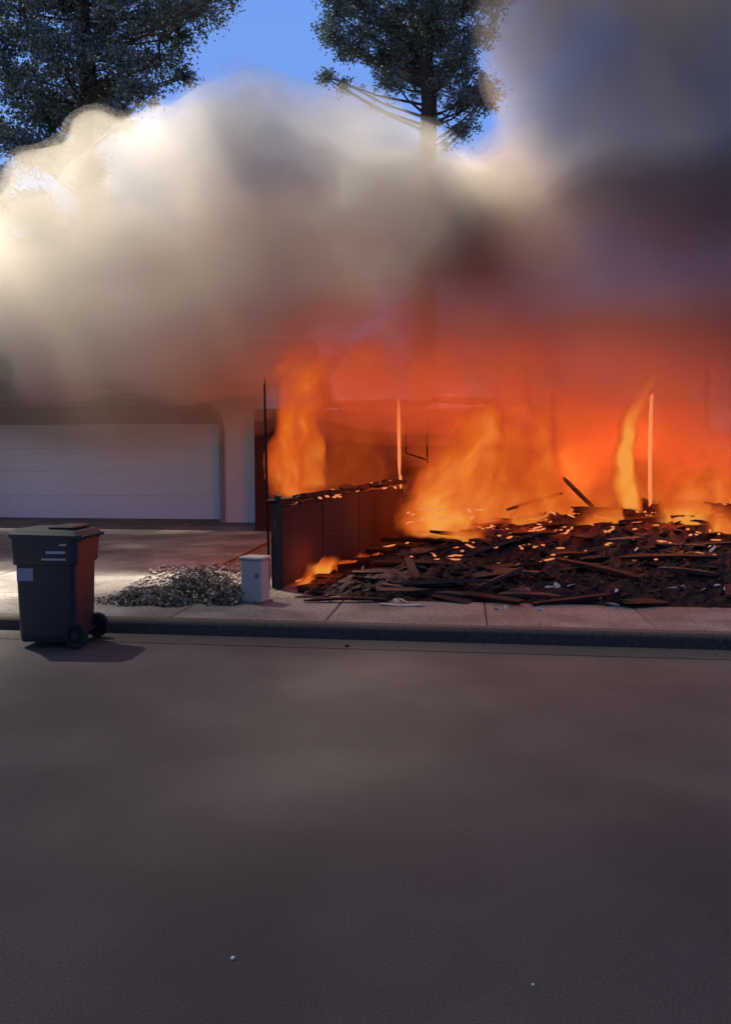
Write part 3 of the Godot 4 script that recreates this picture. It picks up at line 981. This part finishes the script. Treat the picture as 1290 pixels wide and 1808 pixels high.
# rows: [px, py, half width px, heat] at depth d
func spine(rows: Array, d0: float, d1: float) -> Array:
	var out := []
	for i in rows.size():
		var d := lerpf(d0, d1, i / float(rows.size() - 1))
		out.append([at(rows[i][0], rows[i][1], d), rows[i][2] / F * d, rows[i][3]])
	return out

func fire_light(parent: Node3D, where: Vector3, energy: float, size: float) -> void:
	var l := OmniLight3D.new()
	l.name = "fire_light"
	l.light_color = Color(1.0, 0.42, 0.13)
	l.light_energy = energy * 0.75
	l.light_size = size
	l.omni_range = 40.0
	l.omni_attenuation = 2.0
	l.shadow_enabled = true
	parent.add_child(l, true)
	l.position = where - parent.position

func build_fire() -> void:
	var f := fire("tall red orange flame at the corner beside the pale garage wall", [
		[spine([[526, 880, 56, 0.85], [524, 820, 52, 0.62], [526, 740, 48, 0.5], [530, 670, 60, 0.45], [560, 600, 70, 0.3]], 11.0, 11.2), 0.0, 1.0],
		[spine([[515, 872, 38, 0.8], [514, 800, 34, 0.55], [518, 720, 30, 0.5], [518, 640, 30, 0.3]], 10.4, 10.6), 0.5, 0.9],
		[spine([[545, 862, 40, 0.85], [545, 800, 36, 0.65], [548, 740, 30, 0.5], [560, 690, 30, 0.4]], 11.6, 11.6), -0.5, 0.8],
	], 500)
	fire_light(f, at(530, 760, 11.2), 1.6, 0.4)
	f = fire("large billowing yellow orange flame in the middle of the burning house", [
		[spine([[775, 950, 80, 0.9], [785, 890, 84, 0.82], [810, 830, 68, 0.75], [840, 770, 48, 0.72], [850, 710, 30, 0.6], [855, 680, 20, 0.4]], 11.6, 11.8), 0.0, 1.25, 0.6],
		[spine([[850, 945, 64, 0.75], [850, 880, 58, 0.65], [845, 810, 46, 0.62], [848, 740, 36, 0.6], [850, 700, 20, 0.4]], 12.2, 12.2), 0.35, 1.0],
		[spine([[745, 950, 45, 0.85], [748, 890, 40, 0.8], [770, 835, 40, 0.65], [800, 800, 26, 0.5]], 12.0, 12.0), -0.4, 0.9],
		[spine([[900, 940, 70, 0.7], [905, 860, 65, 0.55], [900, 780, 55, 0.45], [890, 690, 50, 0.35], [880, 620, 40, 0.2]], 13.2, 13.0), 0.2, 0.9],
	], 600)
	fire_light(f, at(820, 830, 11.9), 2.0, 0.5)
	f = fire("narrow bright yellow flame curling up beside a glowing stud", [
		[spine([[1110, 905, 26, 0.95], [1106, 860, 30, 1.0], [1100, 800, 24, 1.0], [1108, 740, 24, 0.85], [1140, 690, 20, 0.7], [1170, 640, 24, 0.35], [1190, 600, 26, 0.25]], 11.7, 11.9), 0.0, 1.0],
		[spine([[1118, 905, 24, 0.9], [1105, 850, 22, 0.9], [1102, 780, 18, 0.9], [1125, 710, 14, 0.7]], 11.9, 12.0), 0.6, 0.9],
	], 700)
	fire_light(f, at(1120, 800, 11.9), 0.7, 0.3)
	f = fire("wide low orange fire burning over the rubble by the leaning beams", [
		[spine([[1000, 930, 120, 0.75], [1000, 870, 110, 0.6], [1010, 800, 90, 0.5], [1000, 730, 70, 0.35], [990, 660, 60, 0.2]], 13.2, 13.4), 0.15, 0.95],
		[spine([[960, 920, 70, 0.7], [955, 850, 60, 0.5], [960, 780, 50, 0.45], [965, 710, 40, 0.35]], 12.8, 12.8), -0.3, 0.8],
		[spine([[1050, 920, 70, 0.75], [1050, 860, 60, 0.55], [1055, 790, 50, 0.4], [1060, 720, 40, 0.3]], 13.6, 13.6), 0.3, 0.9],
	], 800)
	fire_light(f, at(1000, 840, 12.9), 1.6, 0.5)
	f = fire("broad orange fire spreading beyond the glowing stud across the far rubble", [
		[spine([[1270, 925, 110, 0.95], [1270, 880, 105, 0.65], [1275, 830, 90, 0.5], [1280, 760, 80, 0.3]], 12.4, 12.6), 0.0, 0.95],
		[spine([[1210, 915, 60, 0.95], [1215, 890, 60, 0.7], [1225, 860, 45, 0.5], [1230, 820, 30, 0.3]], 12.0, 12.0), 0.3, 0.9],
		[spine([[1360, 930, 110, 0.8], [1360, 860, 105, 0.6], [1365, 780, 90, 0.5], [1370, 700, 80, 0.3]], 13.0, 13.2), -0.2, 0.95],
		[spine([[1180, 915, 60, 0.6], [1185, 830, 60, 0.4], [1190, 740, 50, 0.3], [1200, 640, 50, 0.2]], 13.6, 13.8), 0.1, 0.8],
	], 900)
	fire_light(f, at(1270, 860, 12.4), 1.7, 0.5)
	f = fire("sheet of dull red flame rolling above the back wall under the smoke", [
		[spine([[640, 740, 110, 0.4], [640, 690, 120, 0.4], [630, 640, 110, 0.35], [620, 590, 90, 0.2]], 14.0, 13.6), 0.1, 0.85, 0.35, 0.55],
		[spine([[760, 730, 100, 0.4], [760, 680, 110, 0.35], [750, 630, 100, 0.3], [740, 580, 90, 0.15]], 13.6, 13.2), -0.15, 0.8, 0.35, 0.55],
		[spine([[900, 720, 100, 0.35], [905, 670, 110, 0.3], [900, 620, 90, 0.2], [890, 570, 80, 0.1]], 13.8, 13.6), 0.2, 0.75, 0.35, 0.55],
	], 1000)
	for q in [[580, 690], [680, 670], [790, 660], [900, 650], [1020, 645], [1140, 640], [1260, 650]]:
		fire_light(f, at(q[0], q[1], 13.3), 0.62, 1.1)
	f = fire("low flames licking along the crest of the rubble heap", [
		[spine([[930, 930, 60, 0.9], [930, 918, 60, 0.75], [934, 900, 50, 0.5], [938, 880, 36, 0.3]], 11.3, 11.4), 0.1, 0.8],
		[spine([[1060, 925, 70, 0.9], [1060, 912, 70, 0.75], [1064, 895, 60, 0.5], [1066, 870, 40, 0.3]], 11.2, 11.3), -0.1, 0.85],
		[spine([[1200, 925, 80, 1.0], [1200, 912, 80, 0.85], [1206, 898, 70, 0.6], [1210, 880, 50, 0.35]], 11.0, 11.1), 0.1, 0.9],
		[spine([[1290, 940, 60, 0.95], [1290, 925, 60, 0.85], [1292, 905, 50, 0.6], [1296, 885, 36, 0.35]], 10.6, 10.7), 0.2, 0.9],
		[spine([[820, 955, 50, 0.9], [822, 945, 50, 0.75], [826, 930, 40, 0.5], [830, 915, 26, 0.3]], 10.9, 11.0), 0.0, 0.8],
	], 1200)
	fire_light(f, at(1180, 880, 10.8), 0.6, 0.3)
	fire_light(f, at(940, 900, 11.0), 0.5, 0.3)
	f = fire("wide veil of deep red flame filling the gutted rooms", [
		[spine([[930, 930, 250, 0.66], [930, 860, 250, 0.55], [930, 780, 250, 0.44], [930, 700, 240, 0.3], [925, 630, 220, 0.2]], 14.2, 14.2), 0.12, 0.85, 0.1, 0.1],
		[spine([[1190, 930, 220, 0.68], [1190, 860, 220, 0.56], [1190, 780, 220, 0.42], [1190, 700, 210, 0.28], [1190, 620, 190, 0.2]], 13.9, 13.9), 0.12, 0.88, 0.1, 0.1],
		[spine([[640, 880, 150, 0.4], [640, 820, 150, 0.34], [640, 760, 150, 0.3], [640, 700, 150, 0.3], [640, 620, 140, 0.2]], 14.5, 14.4), 0.12, 0.45, 0.1, 0.1],
	], 1300)
	# small fire along the foot of the charred side wall
	var strip := []
	for q in [[0.1, 0.35, 0.2], [0.24, 0.5, 0.28], [0.42, 0.6, 0.2], [0.12, 0.2, 0.1], [0.62, 0.55, 0.12]]:
		var p := wall_near.lerp(wall_far, q[0]) + Vector3(0.14, -0.02, 0.06)
		strip.append([[[p, q[1], 0.95], [p + Vector3(0.02, q[2] * 0.35, 0.0), q[1] * 0.95, 0.8], [p + Vector3(0.05, q[2] * 0.7, 0.02), q[1] * 0.7, 0.5], [p + Vector3(0.08, q[2], 0.0), q[1] * 0.4, 0.25]], -1.17, 0.9, 0.05])
	f = fire("thin line of small flames along the foot of the charred side wall", strip, 1100)
	fire_light(f, at(575, 995, 9.8), 0.08, 0.15)
	# glowing edges
	var ember := thing("ember_fire", "glowing ember line along the foot of the charred side wall", "embers", wall_near)
	var q := [[522, 1030], [560, 1012], [600, 998], [640, 985], [700, 964]]
	for i in q.size() - 1:
		var a := on_mound(q[i][0], q[i][1]) + Vector3(0, 0.02, 0)
		var b := on_mound(q[i + 1][0], q[i + 1][1]) + Vector3(0, 0.02, 0)
		var d := b - a
		var x := d.normalized()
		part("glowing_ember", board_mesh(d.length(), 0.03, 0.025, 460 + i, 0.5), M.hot, ember, (a + b) / 2 - ember.position, Basis(x, x.cross(Vector3.UP).cross(x).normalized(), x.cross(Vector3.UP).normalized()))


# embers scattered over the hot part of the heap
func build_embers() -> void:
	var o := thing("ember_fire", "glowing embers scattered over the crest of the rubble heap", "embers", on_mound(1000, 930))
	for i in 130:
		var px := rng.randf_range(720, 1290)
		var py := 903.0 + 90.0 * pow(rng.randf(), 1.5)
		var p := on_mound(px, py)
		part("glowing_ember", board_mesh(rng.randf_range(0.04, 0.2), 0.035, 0.02, 800 + i, 0.8), M.hot, o, p + Vector3(0, 0.025, 0) - o.position, Basis.from_euler(Vector3(0, rng.randf() * TAU, rng.randf_range(-0.3, 0.3))))


# ---------------------------------------------------------------- smoke
func fogm(r: float, g: float, b: float, dens: float) -> FogMaterial:
	var m := FogMaterial.new()
	m.albedo = lin(r, g, b)
	m.density = dens
	return m

# Surface nets: the closed surface on which the sampled field v (n cells, c metres apart, from o) passes the level iso.
func net(v: PackedFloat32Array, n: Vector3i, o: Vector3, c: float, iso: float) -> ArrayMesh:
	var sx := 1
	var sy := n.x
	var sz := n.x * n.y
	var idx := PackedInt32Array()
	idx.resize(v.size())
	idx.fill(-1)
	var pts := PackedVector3Array()
	var tri := PackedInt32Array()
	var off := [0, sx, sy, sx + sy, sz, sx + sz, sy + sz, sx + sy + sz]
	var cor := [Vector3(0, 0, 0), Vector3(1, 0, 0), Vector3(0, 1, 0), Vector3(1, 1, 0), Vector3(0, 0, 1), Vector3(1, 0, 1), Vector3(0, 1, 1), Vector3(1, 1, 1)]
	var edges := [[0, 1], [2, 3], [4, 5], [6, 7], [0, 2], [1, 3], [4, 6], [5, 7], [0, 4], [1, 5], [2, 6], [3, 7]]
	for z in n.z - 1:
		for y in n.y - 1:
			for x in n.x - 1:
				var b := x + y * sy + z * sz
				var mask := 0
				for k in 8:
					if v[b + off[k]] > iso:
						mask |= 1 << k
				if mask == 0 or mask == 255:
					continue
				var p := Vector3.ZERO
				var m := 0
				for e in edges:
					var a0: bool = mask & (1 << e[0]) != 0
					var a1: bool = mask & (1 << e[1]) != 0
					if a0 != a1:
						var f0: float = v[b + off[e[0]]]
						var f1: float = v[b + off[e[1]]]
						p += cor[e[0]].lerp(cor[e[1]], (iso - f0) / (f1 - f0))
						m += 1
				idx[b] = pts.size()
				pts.append(o + (Vector3(x, y, z) + p / m) * c)
	for z in range(1, n.z - 1):
		for y in range(1, n.y - 1):
			for x in range(1, n.x - 1):
				var b := x + y * sy + z * sz
				var inside := v[b] > iso
				for ax in 3:
					var st: int = [sx, sy, sz][ax]
					if (v[b + st] > iso) == inside:
						continue
					var s1: int = [sy, sz, sx][ax]
					var s2: int = [sz, sx, sy][ax]
					var q := [idx[b - s1 - s2], idx[b - s2], idx[b], idx[b - s1]]
					if inside:
						tri.append_array([q[0], q[2], q[1], q[0], q[3], q[2]])
					else:
						tri.append_array([q[0], q[1], q[2], q[0], q[2], q[3]])
	var arr := []
	arr.resize(Mesh.ARRAY_MAX)
	arr[Mesh.ARRAY_VERTEX] = pts
	arr[Mesh.ARRAY_INDEX] = tri
	var mesh := ArrayMesh.new()
	if pts.size():
		mesh.add_surface_from_arrays(Mesh.PRIMITIVE_TRIANGLES, arr)
	return mesh

# One body of smoke from blobs [px, py, radius px, depth]: their sum, roughened by turbulence, thickens from its ragged skin to its heart in steps.
# steps: [level, density gained inside it]
func plume(label: String, blobs: Array, col: Array, steps: Array, sd: int, cell := 0.2, rough := 0.4, flat := 1.0) -> void:
	var balls := []
	for q in blobs:
		balls.append([at(q[0], q[1], q[3]), q[2] / F * q[3]])
	smoke_body(label, balls, col, steps, sd, cell, rough, flat)

func smoke_body(label: String, balls: Array, col: Array, steps: Array, sd: int, cell: float, rough: float, flat: float) -> void:
	var lo: Vector3 = balls[0][0]
	var hi := lo
	for b in balls:
		var e: Vector3 = Vector3(1, flat, 1) * (b[1] * 1.4 + cell * 2)
		lo = lo.min(b[0] - e)
		hi = hi.max(b[0] + e)
	var n := Vector3i(((hi - lo) / cell).ceil()) + Vector3i(2, 2, 2)
	var v := PackedFloat32Array()
	v.resize(n.x * n.y * n.z)
	for b in balls:
		var R: float = b[1] * 1.35
		var a := Vector3i(((b[0] - Vector3(R, R * flat, R) - lo) / cell).floor()).max(Vector3i.ONE)
		var z := Vector3i(((b[0] + Vector3(R, R * flat, R) - lo) / cell).ceil()).min(n - Vector3i(2, 2, 2))
		for k in range(a.z, z.z + 1):
			for j in range(a.y, z.y + 1):
				var base := (k * n.y + j) * n.x
				for i in range(a.x, z.x + 1):
					var w: Vector3 = (lo + Vector3(i, j, k) * cell - b[0]) / Vector3(R, R * flat, R)
					var r2 := w.length_squared()
					if r2 < 1.0:
						v[base + i] += (1.0 - r2) * (1.0 - r2)
	var big := FastNoiseLite.new()
	big.seed = sd
	big.frequency = 0.42
	big.fractal_octaves = 4
	big.fractal_gain = 0.55
	big.domain_warp_enabled = true
	big.domain_warp_amplitude = 1.2
	big.domain_warp_frequency = 0.35
	var small := FastNoiseLite.new()
	small.seed = sd + 5
	small.frequency = 0.95
	small.fractal_octaves = 3
	small.fractal_gain = 0.45
	small.noise_type = FastNoiseLite.TYPE_PERLIN
	for k in n.z:
		for j in n.y:
			for i in n.x:
				var at_ := (k * n.y + j) * n.x + i
				var f := v[at_]
				if f > 0.015:
					var p := lo + Vector3(i, j, k) * cell
					var t := big.get_noise_3dv(p)
					var u := small.get_noise_3dv(p)
					v[at_] = f + rough * smoothstep(0.0, 0.3, f) * (t * 0.9 + 0.3 - absf(u) * 1.3)
	var o := thing("smoke", label, "smoke", balls[0][0])
	o.set_meta("kind", "stuff")
	for s in steps:
		var mesh := net(v, n, lo - o.position, cell, s[0])
		if mesh.get_surface_count():
			var m := fogm(col[0], col[1], col[2], s[1])
			part("smoke_layer", mesh, m, o)

func build_smoke() -> void:
	plume("cream white smoke billowing sideways over the garage wing", [
		[35, 490, 108, 13.2], [110, 390, 98, 13.3], [210, 330, 100, 13.5], [320, 295, 100, 13.6], [430, 250, 105, 14.0], [530, 275, 92, 14.2], [625, 285, 95, 14.4], [725, 350, 100, 14.4], [748, 385, 90, 13.6], [775, 420, 115, 14.2],
		[70, 570, 130, 13.2], [240, 455, 140, 13.3], [390, 415, 160, 13.5], [550, 410, 155, 13.9], [690, 440, 135, 14.2], [180, 570, 130, 13.4], [320, 560, 140, 13.5], [460, 550, 140, 13.8], [-80, 530, 130, 13.8], [-190, 490, 130, 14.8], [-260, 530, 140, 14.4], [-350, 440, 170, 15.0], [-470, 500, 180, 14.8],
		[100, 560, 120, 16.6], [250, 520, 130, 16.6], [400, 500, 140, 16.6], [540, 480, 130, 16.4], [690, 420, 120, 16.2], [800, 430, 120, 16.2], [-60, 570, 120, 16.6], [-240, 560, 150, 16.6],
	], [0.99, 0.925, 0.82], [[0.08, 0.12], [0.2, 0.48], [0.6, 0.38]], 31, 0.16, 0.8)
	plume("thin grey veil of smoke hanging in front of the garage roof", [
		[90, 660, 130, 14.6], [230, 670, 130, 14.8], [350, 660, 120, 14.6], [450, 640, 110, 14.4], [-80, 620, 150, 14.8],
	], [0.62, 0.54, 0.45], [[0.08, 0.2], [0.3, 0.35]], 37, 0.24, 0.5)
	plume("tall grey smoke column climbing above the fire past the open tree", [
		[890, 70, 60, 14.0], [950, 120, 105, 14.0], [965, 20, 115, 14.2], [1110, 70, 130, 14.0], [1220, 20, 150, 14.2], [1070, 200, 140, 13.8], [985, 290, 115, 14.0], [1220, 170, 150, 14.0], [1330, 90, 150, 14.0], [850, 385, 105, 14.2], [1040, -100, 150, 14.4], [1230, -120, 180, 14.4], [1140, 300, 140, 14.0], [1280, 290, 150, 14.0], [900, 420, 120, 16.0],
	], [0.76, 0.62, 0.53], [[0.08, 0.14], [0.22, 0.42], [0.6, 0.3]], 41, 0.18, 0.65)
	plume("dark brown smoke rolling low over the flames", [
		[880, 490, 110, 13.6], [990, 450, 125, 13.4], [1100, 430, 140, 13.4], [1260, 410, 140, 13.4], [1210, 470, 150, 13.2], [1070, 490, 140, 13.2], [940, 530, 130, 13.2], [1350, 470, 150, 13.2], [1180, 560, 130, 13.4], [1310, 570, 150, 13.4], [800, 560, 110, 13.6],
	], [0.66, 0.44, 0.37], [[0.1, 0.22], [0.3, 0.36], [0.7, 0.36]], 43, 0.2, 0.6)
	plume("thin brown smoke drifting among the flames", [
		[590, 640, 120, 12.8], [720, 640, 130, 12.6], [850, 640, 130, 12.6], [980, 650, 130, 12.6], [1110, 670, 140, 12.6], [1260, 690, 160, 12.6], [1240, 800, 120, 13.2], [1000, 760, 120, 13.4],
		[660, 690, 150, 16.6], [820, 690, 160, 16.6], [980, 690, 160, 16.4], [1150, 700, 170, 15.6], [1330, 700, 180, 15.2],
	], [0.66, 0.46, 0.34], [[0.08, 0.15], [0.3, 0.25], [0.6, 0.3]], 47, 0.24, 0.4)
	# unseen smoke bank added above the view, shaped to shade road and rubble
	var r := RandomNumberGenerator.new()
	r.seed = 91
	var balls := []
	for i in 5:
		for j in 5:
			balls.append([Vector3(-7.8 + i * 3.1 + r.randf_range(-0.5, 0.5), r.randf_range(12.0, 12.8), [-12.6, -10.1, -7.3, -4.5, -1.6][j] + r.randf_range(-0.3, 0.3)), [2.1, 1.85, 2.3, 2.3, 2.2][j]])
	for i in 4:
		balls.append([Vector3(-4.2 + i * 2.0, 12.6, -14.8), 1.7])
	smoke_body("wide unseen bank of smoke added overhead to shade the street", balls, [0.9, 0.82, 0.72], [[0.1, 0.45], [0.5, 0.9]], 53, 0.45, 0.5, 0.5)


func _ready() -> void:
	rng.seed = 2024
	noise.seed = 8
	noise.frequency = 0.02
	noise.fractal_octaves = 4
	set_view_and_light()
	make_materials()
	build_setting()
	build_garage_house()
	build_burning_house()
	build_rubble()
	build_boards()
	build_bin()
	build_utility_box()
	build_shrubs()
	build_pebbles()
	build_trees()
	build_fire()
	build_embers()
	build_smoke()
